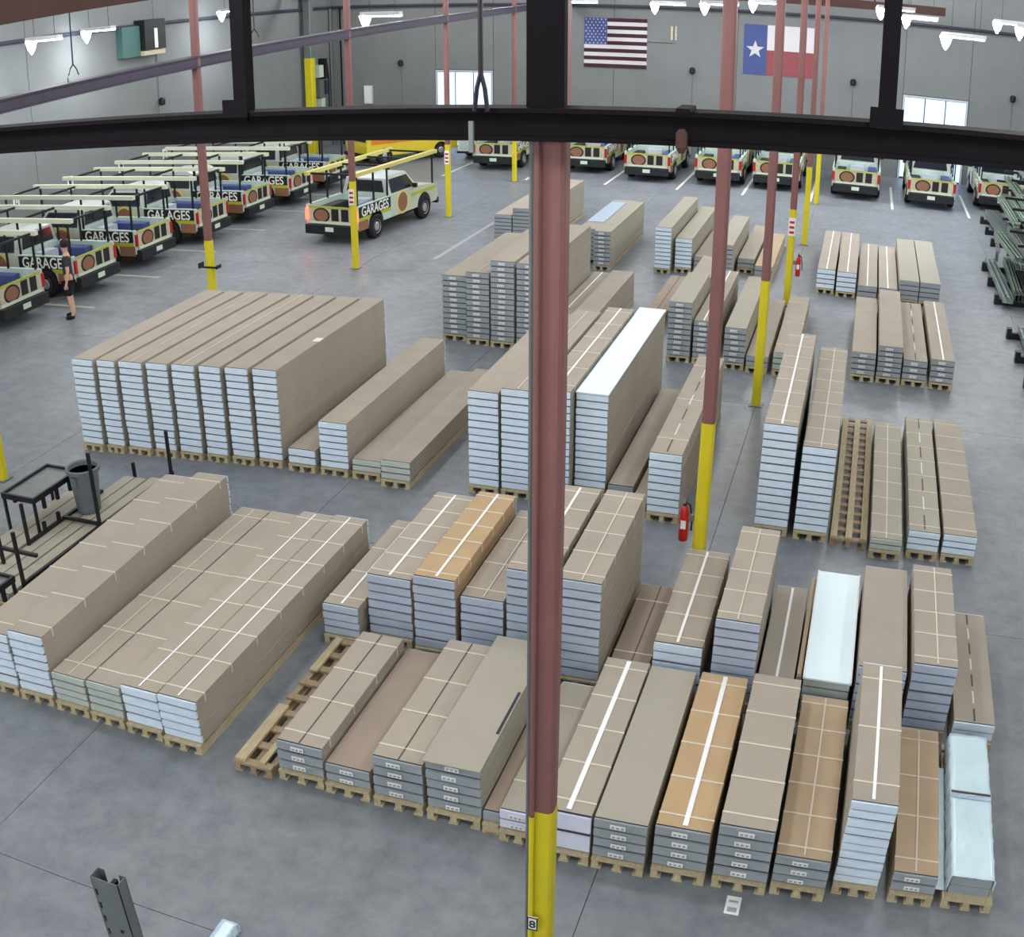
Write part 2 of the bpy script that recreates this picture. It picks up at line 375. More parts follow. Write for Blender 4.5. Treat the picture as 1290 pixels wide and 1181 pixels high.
# high-bay lamps that can be seen
LAMPS = [((-24.3, 27.3, 7.0), 'bright lamp at the far upper left edge'), ((-25.2, 31.2, 7.05), 'bright lamp second from the left at the top'),
    ((-25.0, 39.7, 7.24), 'bright lamp right of the left red column top'), ((-15.07, 32.2, 7.0), 'long bright lamp over the moving truck'),
    ((-11.2, 41.5, 7.28), 'bright lamp just right of the big column top'), ((-8.3, 44, 7.26), 'bright lamp above the right end of the striped flag'),
    ((-5.8, 40.2, 7.38), 'bright lamp left of the second red column top'), ((-4.6, 45.1, 7.48), 'bright lamp above the star flag'),
    ((.36, 40.6, 7.62), 'small bright lamp left of the right truss post'), ((1.36, 43.7, 7.34), 'bright lamp right of the right truss post'),
    ((2.3, 34.7, 7.0), 'largest long bright lamp above the right-hand bright door'), ((4.7, 42.8, 7.52), 'bright lamp second from the right edge'), ((5.1, 39.3, 7.44), 'bright lamp at the upper right edge')]
for (x, y, z), lb in LAMPS:
    t = thing('high_bay_lamp', lb, 'lamp', (x, y, z), group='hanging high-bay lamps')
    MB().box(-.12, 1.2, -.14, .14, .02, .12, 'lamp_house').build('housing', t)
    ubox('reflector_side', 1.3, .03, .1, 'lamp_house', t, (.54, .15, -.05)); ubox('reflector_side', 1.3, .03, .1, 'lamp_house', t, (.54, -.15, .0))
    MB().box(0, 1.15, -.1, .1, -.01, .02, 'lens_lit').build('lens', t)
    MB().lathe([(.02, -.42), (.12, -.25), (.19, -.02), (.14, .08)], 'lens_lit', 12).build('glare_bulb', t)  # drop-shaped glow, enlarged to stand for the lamp's white glare
    for k in (.15, 1.0): MB().tube([(k, 0, .12), (k, 0, ZC-z)], .008, 'black_steel', 5).build('hanger_wire', t)
    area_light(x+.5, y, z-.25, 1.1, .25, 110)

# ------------------------------------------------------------------ pallets and stacks of door panels
ZP = .13
def pallet(x0, x1, y0, L, label, rz=0, boards=5, wood='wood', group='loaded pallets', empty=False):
    w = x1-x0; t = thing('pallet', label, 'pallet', ((x0+x1)/2, y0, 0), rz, group)
    for k in (-1, 0, 1): ubox('stringer', .07, L-.02, .078, wood, t, (k*(w/2-.035), L/2, .022))
    for k in (-1, 0, 1): ubox('foot_board', .1, L, .022, wood, t, (k*(w/2-.05), L/2, 0))
    n = boards
    for k in range(n):
        y = .05+(L-.1)*k/(n-1); ubox('deck_board', w, .1, .03, wood, t, (0, y, .1))
    return t
def end_text(lx): pass
LAYER = {}
def layer_mesh(w, L, h, top, end):
    k = (round(w, 3), round(L, 2), round(h, 4), top, end)
    if k not in LAYER:
        b = MB()
        # wrapped body with chamfered edges, ends set back, end caps proud of the dark recess
        b.rbox(-w/2, w/2, .03, L-.03, .0005, h-.0005, top, .003)
        b.box(-w/2+.004, w/2-.004, .026, .03, .004, h-.004, 'recess')
        b.box(-w/2+.004, w/2-.004, L-.03, L-.026, .004, h-.004, 'recess')
        b.rbox(-w/2, w/2, 0, .03, h*.12, h*.9, end, .006)
        b.rbox(-w/2, w/2, L-.03, L, h*.12, h*.9, end, .006)
        LAYER[k] = b.mesh('panel')
    return LAYER[k]
def strap_mesh(w, drop):
    k = ('strap', round(w, 3), round(drop, 2))
    if k not in LAYER:
        b = MB(); e = .004
        b.box(-w/2-e, w/2+e, -.011, .011, 0, e, 'strap_pale')
        b.box(-w/2-e, -w/2, -.011, .011, -drop, 0, 'strap_pale').box(w/2, w/2+e, -.011, .011, -drop, 0, 'strap_pale')
        LAYER[k] = b.mesh('strap')
    return LAYER[k]
def stack(sn, x0, x1, y0, L, z, top='card', end='end_blue', straps=0, tape=None, rz=0, lh=.122, sticker=False, group=None, pal=True, wood='wood', kind='cardboard-wrapped'):
    w = x1-x0; h = z-ZP; n = max(1, round(h/lh)); lh = h/n
    rnd = random.Random(hash(round(x0*97+y0*13, 3)) & 0xffff)
    if pal: pallet(x0, x1, y0-.04, L+.06, 'wooden pallet under %s' % sn, rz, group='pallets under the panel stacks', wood=wood, boards=5 if L > 3 else 4)
    t = thing('panel_stack', sn, 'panel stack', ((x0+x1)/2, y0, ZP if pal else 0), rz, group)
    me = layer_mesh(w, L, lh, top, end)
    for k in range(n):
        last = k == n-1
        link('panel', me, t, (0 if last else rnd.uniform(-.0025, .0025), 0 if last else rnd.uniform(-.012, .012), k*lh), rnd.uniform(-.0005, .0005))
        if sticker:
            s_ = ubox('label_sticker', .15, .004, lh*.42, 'sticker', t, (-.02+rnd.uniform(-.02, .02), -.014, k*lh+lh*.3))
            for q in range(3): ubox('print', .028, .003, lh*.16, 'end_grey', s_, (-.045+q*.045, -.003, lh*.1))
    for k in range(straps):
        y = L*(k+.35)/(straps-.3) if straps > 1 else L/2
        y = min(max(y, .12), L-.12); link('strap', strap_mesh(w, min(.11, h*.8)), t, (0, y, h))
    if tape in ('white', 'wide', 'slim'): ubox('tape', {'white': .032, 'wide': .05, 'slim': .022}[tape], L-.12, .004, 'tape_white', t, (rnd.uniform(-.02, .02), L/2, h+.004))
    if tape == 'thin': ubox('tape', .018, L-.1, .004, 'strap_pale', t, (rnd.uniform(-.02, .02), L/2, h+.004))
    if tape == 'seam': ubox('seam', .014, L-.06, .003, 'seam_dark', t, (rnd.uniform(-.02, .02), L/2, h+.001))
    if tape == 'dash':
        for q in range(7): ubox('tape', .02, L*.1, .003, 'paint_white' if q % 2 else 'seam_dark', t, (0, L*(q+.5)/7, h+.001))
    return t
g = 'front row of short panel stacks'
stack('low square stack with dark centre seam beside the open pallet, front row', -5.15, -4.62, 7.92, 2.25, .51, 'card', 'end_grey', 4, 'seam', sticker=True, group=g)
stack('low brown-topped stack, second in the front row', -4.58, -4.08, 7.9, 2.3, .37, 'card_brown', 'end_grey', 0, None, sticker=True, group=g)
stack('front-row stack with dark centre seam between brown stack and plain stack', -4.02, -3.48, 7.88, 2.28, .64, 'card', 'end_grey', 4, 'seam', sticker=True, group=g)
p4 = stack('plain smooth-topped front-row stack just left of the big column', -3.43, -2.86, 7.87, 2.3, .77, 'card_plain', 'end_grey', 0, None, sticker=True, group=g)
ubox('cover_sheet', .6, 2.36, .012, 'card_plain', p4, (.0, 1.13, .641)); ubox('torn_slot', .03, .75, .012, 'recess', p4, (.27, .95, .645))
stack('narrow low strip of panels left of the big column', -2.83, -2.66, 7.85, 2.3, .27, 'card_brown', 'end_grey', 0, None, group=g)
stack('low stack half hidden behind the big column', -2.64, -2.24, 7.8, 2.3, .38, 'card_plain', 'end_lav', 2, None, sticker=True, group=g)
stack('front-row stack with thick white tape just right of the big column', -2.19, -1.7, 7.69, 2.72, .61, 'card', 'end_lav', 5, 'wide', group=g, lh=.24)
stack('plain untaped stack, second right of the big column', -1.67, -1.16, 7.69, 2.67, .62, 'card_plain', 'end_grey', 0, None, sticker=True, group=g)
stack('orange-topped stack with white tape in the front row', -1.09, -.57, 7.72, 2.63, .65, 'card_orange', 'end_grey', 5, 'wide', sticker=True, group=g)
stack('front-row stack with pale straps and no tape beside the orange one', -.5, .02, 7.74, 2.55, .78, 'card', 'end_grey', 5, None, sticker=True, group=g)
stack('amber front-row stack with thin pale tape', .06, .58, 7.78, 2.68, .48, 'card_amber', 'end_grey', 6, 'thin', sticker=True, group=g)
stack('tall blue-layered stack with white tape in the front row', .65, 1.08, 7.92, 2.32, 1.16, 'card', 'end_blue', 3, 'white', lh=.105, group=g)
stack('low front-row stack between tall blue-layered stack and white wrapped bundle', 1.2, 1.63, 7.92, 2.36, .36, 'card_amber', 'end_grey', 4, 'thin', sticker=True, group=g)
# film-wrapped bundle at the right end of the front row
pallet(1.72, 2.22, 7.9, 2.45, 'wooden pallet under the white plastic-wrapped bundle at the right corner', group='pallets under the panel stacks', boards=5)
t = thing('wrapped_bundle', 'white plastic-wrapped bundle at the right end of the front row', 'panel bundle', (1.97, 7.96, ZP))
MB().rbox(-.2, .2, .03, 2.27, .002, .11, 'end_grey', .01).build('panel', t); MB().rbox(-.2, .2, .03, 2.27, .115, .225, 'end_grey', .01).build('panel', t)
def film(w, L, h, name, parent, loc, mt='film'):
    rn = random.Random(5); nx, ny = 12, 30; b = MB(); vs_ = []; fs = []
    prof = [(-w/2-.02, .03), (-w/2-.015, h*.5), (-w/2-.01, h-.02)]+[(-w/2+w*i/(nx-1), h+.008) for i in range(nx)]+[(w/2+.01, h-.02), (w/2+.02, h*.5), (w/2+.025, .03)]
    n = len(prof)
    for j in range(ny+1):
        y = L*j/ny
        for i, (x, z) in enumerate(prof):
            e = 1 if 2 < i < n-3 else 1.6
            vs_.append((x+rn.uniform(-.012, .012)*(e > 1), y, z+rn.uniform(0, .008)))
    for j in range(ny):
        for i in range(n-1): fs.append((j*n+i, j*n+i+1, (j+1)*n+i+1, (j+1)*n+i))
    b.add(vs_, fs, mt); o = b.build(name, parent, loc, smooth=True)
    md = o.modifiers.new('thickness', 'SOLIDIFY'); md.thickness = .003
    return o
film(.42, 2.28, .235, 'plastic_wrap', t, (0, .01, 0)); ubox('dark_band', .42, .05, .012, 'film_blue', t, (0, 1.2, .25)); ubox('dark_band', .42, .02, .012, 'seam_dark', t, (0, 1.27, .25))
ubox('tail_sheet', .1, 1.9, .004, 'film', t, (-.28, 1.0, -.0))
g = 'second row of short panel stacks'
stack('low taped stack at the left end of the second row', -5.86, -5.38, 10.5, 2.4, .57, 'card', 'end_slate', 4, 'white', group=g)
stack('second-row stack with white tape left of the orange-topped one', -5.32, -4.74, 10.7, 2.45, .98, 'card', 'end_slate', 6, 'white', group=g)
stack('orange-topped stack with white tape in the second row', -4.66, -4.13, 10.61, 2.45, 1.13, 'card_orange', 'end_slate', 6, 'white', group=g)
stack('second-row stack with thin pale tape right of the orange-topped one', -4.07, -3.54, 10.65, 2.4, .93, 'card', 'end_slate', 4, 'thin', group=g)
stack('second-row stack half hidden behind the big column', -3.48, -2.93, 10.6, 2.4, 1.43, 'card', 'end_slate', 5, 'white', group=g)
stack('tallest second-row stack, just right of the big column', -2.85, -2.34, 10.53, 2.46, 1.45, 'card', 'end_slate', 5, 'thin', group=g)
stack('low brown stack in the gap beside the red extinguisher', -2.25, -1.79, 10.6, 2.1, .28, 'card_brown', 'end_slate', 2, 'seam', group=g)
stack('second-row stack with white tape just below the red extinguisher', -1.71, -1.15, 10.6, 2.35, .77, 'card', 'end_blue', 5, 'white', group=g)
stack('second-row stack with thin tape below the tall blue-ended pair', -1.03, -.53, 10.6, 2.36, 1.2, 'card', 'end_slate', 5, 'thin', group=g)
stack('low second-row stack with a short white tape strip', -.49, -.07, 10.6, 2.37, .4, 'card', 'end_slate', 0, 'white', group=g)
t = thing('cardboard_board', 'narrow brown board on edge left of the white-topped stack', 'board', (-.018, 10.75, 0)); MB().box(-.03, .03, 0, 2.35, 0, .5, 'card_brown').build('board', t)
ubox('top_edge', .05, 2.3, .01, 'card_amber', t, (0, 1.18, .5))
s_ = stack('white-topped short stack in the second row', .04, .57, 10.6, 2.48, .595, 'card', 'end_olive', 0, None, group=g)
ubox('foam_sheet', .56, 2.52, .022, 'foam_white', s_, (0, 1.23, .467))
ubox('foam_rim', .02, 2.52, .012, 'sticker', s_, (.27, 1.23, .489)); ubox('foam_rim', .02, 2.52, .012, 'sticker', s_, (-.27, 1.23, .489))
stack('plain untaped second-row stack right of the white-topped one', .63, 1.18, 10.6, 2.4, .85, 'card', 'end_slate', 0, None, group=g)
stack('second-row stack with thin tape and four straps at right', 1.24, 1.74, 10.6, 2.34, .99, 'card', 'end_slate', 5, 'thin', group=g)
stack('low stack with dashed seam at the right end of the second row', 1.82, 2.3, 10.5, 2.46, .36, 'card', 'end_blue', 0, 'dash', group=g)
g = 'long panel stacks at the left front'
stack('tall long stack at the left edge, partly out of the picture', -9.44, -8.92, 8.04, 4.65, .86, 'card', 'end_blue', 7, None, rz=.036, group=g)
stack('tall long stack with bare brown side in the left front block', -8.86, -8.35, 8.04, 4.67, .965, 'card', 'end_blue', 7, None, rz=.036, group=g)
stack('low long stack next to the tall one in the left front block', -8.28, -7.79, 8.03, 4.62, .525, 'card', 'end_olive', 6, 'thin', group=g, lh=.1)
stack('low long stack, second from the tall one in the left front block', -7.74, -7.26, 8.02, 4.6, .55, 'card', 'end_olive', 6, None, group=g, lh=.1)
stack('white-taped long stack, second from right in left front block', -7.2, -6.71, 8.0, 4.6, .645, 'card', 'end_blue', 8, 'slim', group=g)
stack('white-taped long stack at right end of left front block', -6.65, -6.15, 7.95, 4.6, .70, 'card', 'end_blue', 8, 'slim', group=g)
g = 'thin layers of boards by the black racks'
stack('thin layer of boards just left of the tall left stack', -10.27, -9.74, 8.3, 5.2, .27, 'card_plain', 'end_grey', 6, None, group=g)
stack('thin narrow layer of boards under the bin rack', -10.62, -10.38, 9.6, 4.0, .26, 'card_plain', 'end_grey', 0, None, group=g)
stack('thin layer of boards under the grey bin', -11.1, -10.66, 9.6, 3.9, .26, 'card_plain', 'end_grey', 0, 'seam', group=g)
stack('thin layer of boards under the black tray table', -11.75, -11.2, 10.0, 2.9, .24, 'card_plain', 'end_grey', 0, 'seam', group=g)
g = 'block of eight tall long stacks'
bx = [-12.98, -12.45, -12.0, -11.44, -10.93, -10.4, -9.91, -9.4, -8.88]
od = ['leftmost', 'second from the left', 'third from the left', 'fourth from the left', 'fifth from the left', 'third from the right', 'second from the right', 'rightmost']
for k in range(8):
    s_ = stack('tall blue-ended stack, %s of the block of eight' % od[k], bx[k]+.02, bx[k+1]-.06, 14.7+.054*k, 4.62-.02*k, 1.75, 'card', 'end_blue', 0, 'thin' if k in (2, 4) else None, group=g)
    if k == 7: ubox('paper_tag', .14, .2, .004, 'sticker', s_, (.16, 1.7, 1.622))
g = 'long panel stacks right of the block of eight'
stack('low stack in the corner right of the block of eight', -8.8, -8.3, 15.06, 4.6, .4, 'card', 'end_blue', 0, None, group=g)
stack('mid-height long stack right of the block of eight', -8.2, -7.7, 15.09, 4.68, .94, 'card', 'end_blue', 0, None, rz=.012, group=g)
stack('low long stack beside the mid-height one', -7.62, -7.11, 15.1, 4.6, .34, 'card', 'end_olive', 0, None, group=g)
stack('low long stack at the right end of that row', -7.04, -6.54, 14.97, 4.65, .455, 'card', 'end_olive', 0, None, group=g)
g = 'tall stacks at the centre'
stack('tall blue-ended stack left of the big column, centre block', -5.6, -5.11, 15.19, 4.5, 1.73, 'card', 'end_blue', 0, None, group=g)
stack('tall blue-ended stack with white tape touching the big column', -5.06, -4.57, 15.2, 4.5, 1.82, 'card', 'end_blue', 0, 'thin', group=g)
stack('tall taped stack left of the white-topped tall stack', -4.52, -4.02, 15.4, 4.75, 1.8, 'card', 'end_blue', 6, 'white', group=g)
s_ = stack('tall stack with bright white top at the centre', -3.98, -3.48, 15.65, 4.85, 1.715, 'card', 'end_blue', 0, None, group=g)
ubox('foam_sheet', .52, 4.88, .022, 'foam_white', s_, (0, 2.42, 1.588))
stack('blue-ended stack with dashed seam just left of the second column', -2.69, -2.2, 15.08, 4.75, 1.12, 'card', 'end_blue', 3, 'dash', group=g)
stack('very low stack between white-topped stack and the second column', -3.4, -3.0, 15.5, 4.6, .3, 'card', 'end_grey', 0, None, group=g)
stack('very low narrow layer beside the blue-ended stack with dashed seam', -2.96, -2.74, 15.3, 4.0, .22, 'card', 'end_grey', 0, None, group=g)
g = 'grey-ended tall stacks behind the big column'
stack('grey-ended tall stack, leftmost behind the big column', -8.86, -8.3, 22.5, 4.6, 1.5, 'card', 'end_grey', 0, None, sticker=True, group=g)
stack('grey-ended tall stack, second from left behind the big column', -8.24, -7.71, 22.35, 4.6, 1.65, 'card', 'end_grey', 0, 'thin', sticker=True, group=g)
stack('grey-ended tallest stack left of the big column', -7.65, -7.12, 22.3, 4.6, 1.96, 'card', 'end_grey', 0, None, sticker=True, group=g)
stack('tall stack with wide bare side right of the big column', -7.06, -6.48, 22.3, 4.3, 1.94, 'card', 'end_grey', 0, None, sticker=True, group=g)
stack('low stack with white tape right of the bare tall side', -6.4, -5.97, 22.4, 4.4, .72, 'card', 'end_grey', 0, 'white', group=g)
stack('low stack with clean side beyond the white-topped tall stack', -5.93, -5.38, 22.5, 4.3, .8, 'card', 'end_grey', 0, None, group=g)
g = 'stacks at the far centre'
stack('small far stack, leftmost left of the big column', -10.95, -10.39, 32.3, 4.7, .83, 'card', 'end_grey', 0, None, group=g)
stack('small far stack touching the left side of the big column', -10.35, -9.8, 32.3, 4.7, 1.06, 'card', 'end_grey', 0, None, group=g)
stack('far stack peeking out at the right of the big column', -9.76, -9.25, 32.3, 4.6, 1.25, 'card', 'end_grey', 0, None, group=g)
stack('far stack with grey labels and overhanging lid', -7.15, -6.68, 29.73, 4.8, 1.1, 'card_plain', 'end_grey', 0, None, sticker=True, group=g)
s_ = stack('far pale-topped stack behind the lidded one', -7.78, -7.24, 30.4, 4.7, 1.0, 'card', 'end_grey', 0, None, group=g)
ubox('pale_sheet', .5, 3.2, .012, 'film_blue', s_, (0, 2.6, .875))
g = 'stacks at the far centre right'
stack('far tall stack with blue end left of the second column line', -5.46, -5.02, 29.97, 5.0, 1.3, 'card_plain', 'end_blue', 0, None, group=g)
stack('far blue-ended stack, second left of the column line', -4.93, -4.47, 30.23, 5.0, .97, 'card_plain', 'end_blue', 0, None, group=g)
stack('far low stack behind the second red column', -4.38, -3.92, 30.2, 4.3, .5, 'card', 'end_grey', 0, None, group=g)
stack('far stack just right of the second red column', -3.82, -3.32, 30.2, 4.4, .9, 'card_plain', 'end_grey', 0, None, group=g)
stack('far low stack left of the third red column', -3.23, -2.76, 30.87, 4.85, .41, 'card', 'end_grey', 0, None, group=g)
stack('far low amber stack behind the third red column', -2.68, -2.18, 30.2, 4.55, .4, 'card_amber', 'end_grey', 0, None, group=g)
g = 'grey-labelled stacks right of centre'
stack('low brown stack left of the dark-lidded labelled stack', -4.75, -4.25, 24.0, 4.7, .3, 'card_brown', 'end_grey', 0, 'seam', group=g)
s_ = stack('tall labelled stack with dark lid edge right of the white top', -3.77, -3.27, 22.58, 2.65, 1.32, 'card_plain', 'end_grey', 0, None, sticker=True, group=g)
stack('stack behind the dark-lidded labelled stack', -3.77, -3.28, 25.3, 2.3, 1.18, 'card', 'end_grey', 0, None, group=g)
stack('labelled stack with white tape behind the second red column', -3.21, -2.79, 22.6, 4.6, .95, 'card', 'end_grey', 0, 'white', sticker=True, group=g)
stack('labelled stack between the second and third columns', -2.53, -2.08, 22.5, 4.55, .9, 'card_plain', 'end_grey', 0, None, sticker=True, group=g)
stack('low stack standing behind the third yellow column', -2.03, -1.57, 22.4, 4.7, .36, 'card', 'end_grey', 0, None, group=g)
stack('low stack right of the third yellow column', -1.46, -.97, 22.4, 4.7, .5, 'card', 'end_olive', 3, None, group=g)
g = 'long stacks at the right middle'
stack('tall blue-layered long stack with white tape at right middle', -1.03, -.53, 15.16, 4.66, 1.77, 'card', 'end_blue', 8, 'white', group=g)
stack('tall blue-layered long stack with thin tape at right middle', -.43, .07, 15.13, 4.9, 1.5, 'card', 'end_blue', 9, 'thin', group=g)
pe = pallet(.13, .69, 15.05, 5.0, 'empty long wooden pallet between tall and low stacks at right middle', boards=18, wood='wood_dark', group='empty pallets')
for k in (-1, 0, 1): ubox('top_rail', .1, 4.98, .03, 'wood', pe, (k*.225, 2.5, .13))
stack('low long stack right of the empty pallet', .73, 1.2, 14.86, 4.75, .31, 'card_plain', 'end_olive', 8, 'thin', group=g, lh=.09)
stack('low long stack with dashed seam, second right of the empty pallet', 1.29, 1.76, 15.0, 4.76, .44, 'card_plain', 'end_blue', 8, 'dash', group=g)
stack('low long stack at the right end of the middle row', 1.82, 2.32, 15.02, 4.75, .445, 'card', 'end_blue', 8, None, group=g)
g = 'long stacks at the right, second from far'
stack('plain long stack, leftmost of four at the far right', .18, .69, 22.68, 4.6, .62, 'card', 'end_grey', 0, None, sticker=True, group=g)
stack('tallest of the four long stacks at the far right', .74, 1.25, 22.73, 4.78, .805, 'card', 'end_grey', 0, None, sticker=True, group=g)
stack('long stack with thin tape, third of four at the far right', 1.29, 1.8, 22.77, 4.72, .55, 'card', 'end_grey', 0, 'dash', sticker=True, group=g)
stack('long stack with white tape, rightmost of four at the far right', 1.88, 2.38, 22.78, 4.8, .63, 'card', 'end_grey', 0, 'white', sticker=True, group=g)
g = 'farthest long stacks at the right'
stack('farthest right-hand row, stack with white tape at its left end', -.92, -.44, 29.54, 5.2, .66, 'card', 'end_blue', 0, 'white', group=g)
stack('farthest right-hand row, second stack with white tape', -.38, .14, 29.4, 5.3, .67, 'card', 'end_blue', 0, 'white', group=g)
stack('farthest right-hand row, third stack, low with white tape', .2, .71, 29.09, 5.4, .43, 'card', 'end_grey', 0, 'white', group=g)
stack('farthest right-hand row, fourth stack, low with white tape', .76, 1.26, 29.1, 5.3, .43, 'card', 'end_grey', 0, 'white', group=g)
stack('farthest right-hand row, fifth stack with bare top', 1.3, 1.83, 29.3, 5.45, .65, 'card_plain', 'end_grey', 0, None, group=g)
stack('farthest right-hand row, last stack with bare top', 1.86, 2.4, 29.3, 5.45, .65, 'card_plain', 'end_grey', 0, None, group=g)
# open pallet at the left end of the front row
pe = pallet(-5.68, -5.22, 7.84, 2.6, 'open wooden pallet with loose planks left of the front row', boards=9, wood='wood_dark', group='empty pallets')
ubox('plank', .13, 1.05, .035, 'wood', pe, (-.16, .55, .13)); ubox('plank', .1, .75, .03, 'wood', pe, (-.16, 2.2, .13)); ubox('plank', .07, 2.4, .028, 'wood', pe, (.1, 1.25, .13))

# ------------------------------------------------------------------ black racks, tray tables and the bin at the left
def tray_table(x0, x1, y0, y1, z, label, zb=0):
    t = thing('tray_table', label, 'table', ((x0+x1)/2, (y0+y1)/2, 0), group='black tray tables')
    w, d = x1-x0, y1-y0
    ubox('tray_top', w-.06, d-.06, .02, 'grey_steel', t, (0, 0, z-.03))
    for s in (-1, 1):
        ubox('rim', .04, d, .09, 'black_steel', t, (s*(w/2-.02), 0, z-.06)); ubox('rim', w-.08, .04, .09, 'black_steel', t, (0, s*(d/2-.02), z-.06))
    for s in (-1, 1):
        for u in (-1, 1): ubox('leg', .04, .04, z-.06-zb, 'black_steel', t, (s*(w/2-.03), u*(d/2-.03), zb))
        for k in range(3): ubox('stub', .05, .05, .18, 'black_steel', t, (s*(w/2-.03), -d/2+.25+k*(d-.5)/2, z-.24))
    return t
tray_table(-11.82, -11.14, 11.25, 12.4, .82, 'black tray table with grey top beside the yellow column foot')
tray_table(-10.46, -9.97, 8.45, 9.42, .72, 'black tray table cut off at the left edge of the picture', .272)
t = thing('post_rack', 'black steel floor rack with upright posts around the grey bin', 'rack', (-10.4, 9.9, 0))
ubox('rail', .05, 3.9, .05, 'black_steel', t, (.07, 1.95, .26)); ubox('rail', .05, 1.9, .05, 'black_steel', t, (-.67, 1.95, .27))
for (x, y, a, b) in ((.07, 0, 0, 1.1), (.07, 1.85, 0, 1.5), (.07, 3.85, 0, 1.05), (-.67, 1.0, 0, .95), (-.67, .4, 0, .72), (-.67, 3.8, 0, .4)):
    ubox('post', .045, .045, b-a, 'black_steel', t, (x, y, a))
ubox('cross_bar', .7, .05, .05, 'black_steel', t, (-.3, 1.85, .3)); ubox('cross_bar', .7, .05, .05, 'black_steel', t, (-.3, .4, .5))
for y in (1.4, 1.75): ubox('stub', .05, .05, .16, 'black_steel', t, (-.66, y, .3))
t = thing('trash_bin', 'grey ribbed trash bin standing among the black racks', 'bin', (-10.88, 12.2, .265))
MB().lathe([(.17, 0), (.185, .01), (.24, .7), (.232, .7), (.18, .03), (.0, .03)], 'can_grey', 32, wob=.022).build('body', t)
MB().lathe([(.245, .67), (.275, .68), (.28, .74), (.262, .76), (.24, .74), (.236, .67)], 'can_grey', 32).build('rim', t)
for s in (-1, 1): MB().box(-.05, .05, s*.25-.03, s*.25+.03, .5, .66, 'can_grey').build('handle', t)
t = thing('rack_upright', 'grey slotted steel rack upright at the bottom left', 'rack post', (-3.73, 3.62, 0))
wv = .105
MB().box(-wv, wv, -.045, -.04, 0, 3.0, 'grey_steel').box(-wv, -wv+.005, -.045, .045, 0, 3, 'grey_steel').box(wv-.005, wv, -.045, .045, 0, 3, 'grey_steel').box(-wv, -wv+.05, .04, .045, 0, 3, 'grey_steel').box(wv-.05, wv, .04, .045, 0, 3, 'grey_steel').build('channel', t)
for k in range(10): ubox('slot', .012, .004, .05, 'black_steel', t, (-wv+.022, -.047, 2.85-.12*k))
ubox('bolt', .02, .01, .02, 'black_steel', t, (.03, -.05, 2.55)); ubox('inner_brace', .03, .07, 2.96, 'black_steel', t, (.03, 0, 0))
t = thing('plastic_bundle', 'crumpled pale blue plastic at the bottom edge left of the column', 'plastic', (-4.55, 5.45, 0))
film(.16, .5, .12, 'sheet', t, (0, -.2, 0), 'film_blue'); film(.1, .5, .16, 'sheet', t, (.03, -.25, 0), 'film')

# ------------------------------------------------------------------ cantilever racks with steel track at the right
def cantilever(ys_, label, x=5.7):
    t = thing('cantilever_rack', label, 'rack', (x, ys_[0], 0), group='cantilever racks at the right')
    for y in ys_:
        yy = y-ys_[0]
        ubox('upright', .1, .12, 2.9, 'black_steel', t, (0, yy, 0)); ubox('base_foot', 1.55, .14, .16, 'black_steel', t, (-.83, yy, 0)); ubox('toe', .12, .2, .27, 'black_steel', t, (-1.6, yy, 0))
        for z in (.95, 1.65, 2.3): ubox('arm', 1.15, .07, .08, 'black_steel', t, (-.62, yy, z))
    for z in (.5, 2.7): ubox('tie_bar', .06, ys_[-1]-ys_[0], .06, 'black_steel', t, (.02, (ys_[-1]-ys_[0])/2, z))
cantilever([21.4, 23.6, 25.4, 27.3], 'black cantilever rack at the right edge, nearer one')
cantilever([30.6, 32.6, 34.5], 'black cantilever rack at the right edge, middle one')
cantilever([38.4, 40.4, 42.4], 'black cantilever rack at the right edge, farther one', 6.35)
TRK = {}
def track(x, y, z, L, w, h, label, m='galv', rz=0):
    t = thing('steel_track', label, 'steel track', (x, y, z), rz, 'steel tracks on the cantilever racks')
    n = max(1, int(w/.1)); cw = w/n
    k = (round(cw, 3), round(L, 2), h, m)
    if k not in TRK:
        b = MB(); c = cw/2-.004; th = .006
        b.box(-c, c, 0, L, 0, th, m).box(-c, -c+th, 0, L, th, h, m).box(c-th, c, 0, L, th, h, m).box(-c+th, -c+.025, 0, L, h-th, h, m).box(c-.025, c-th, 0, L, h-th, h, m)
        TRK[k] = b.mesh('channel')
    for i in range(n): link('channel', TRK[k], t, (-w/2+cw*(i+.5), 0, 0))
    for y_ in (.35, L-.35): ubox('band', w+.01, .03, .006, 'black_steel', t, (0, y_, h))
    return t
track(4.37, 30.1, .17, 5.0, .3, .16, 'pale channel bundle lying lowest on the middle rack, outer side', 'galv', .01)
track(4.8, 30.4, .17, 4.6, .4, .2, 'grey channel bundle lowest on the middle rack, inner side', 'grey_steel', -.03)
track(5.3, 30.2, .17, 4.4, .3, .2, 'dark channel bundle lowest on the middle rack, by the uprights', 'grey_steel')
track(4.75, 31.5, 1.035, 3.6, .36, .14, 'broad plate bundle on the middle rack second level', 'galv_green', .06)
track(5.3, 30.3, 1.035, 4.4, .3, .14, 'narrow bundle on the middle rack second level by the uprights', 'galv')
track(4.75, 33.0, 1.735, 4.8, .2, .12, 'long greenish channel on the upper level of the middle rack, outer', 'galv_green')
track(5.1, 32.0, 1.735, 5.7, .2, .12, 'long greenish channel on the upper level of the middle rack, inner', 'galv_green')
track(5.4, 38.2, .17, 4.8, .5, .3, 'dark bundle low on the farther rack', 'grey_steel', .05)
track(5.6, 38.2, 1.035, 4.6, .4, .14, 'channel bundle on the farther rack second level', 'galv')
track(5.6, 38.0, 1.735, 4.8, .3, .14, 'channel bundle on top level of the farther rack', 'galv_green')
track(4.42, 21.2, .17, 6.3, .3, .16, 'pale blue-grey channel bundle on the nearer rack, cut by the frame', 'galv', -.01)
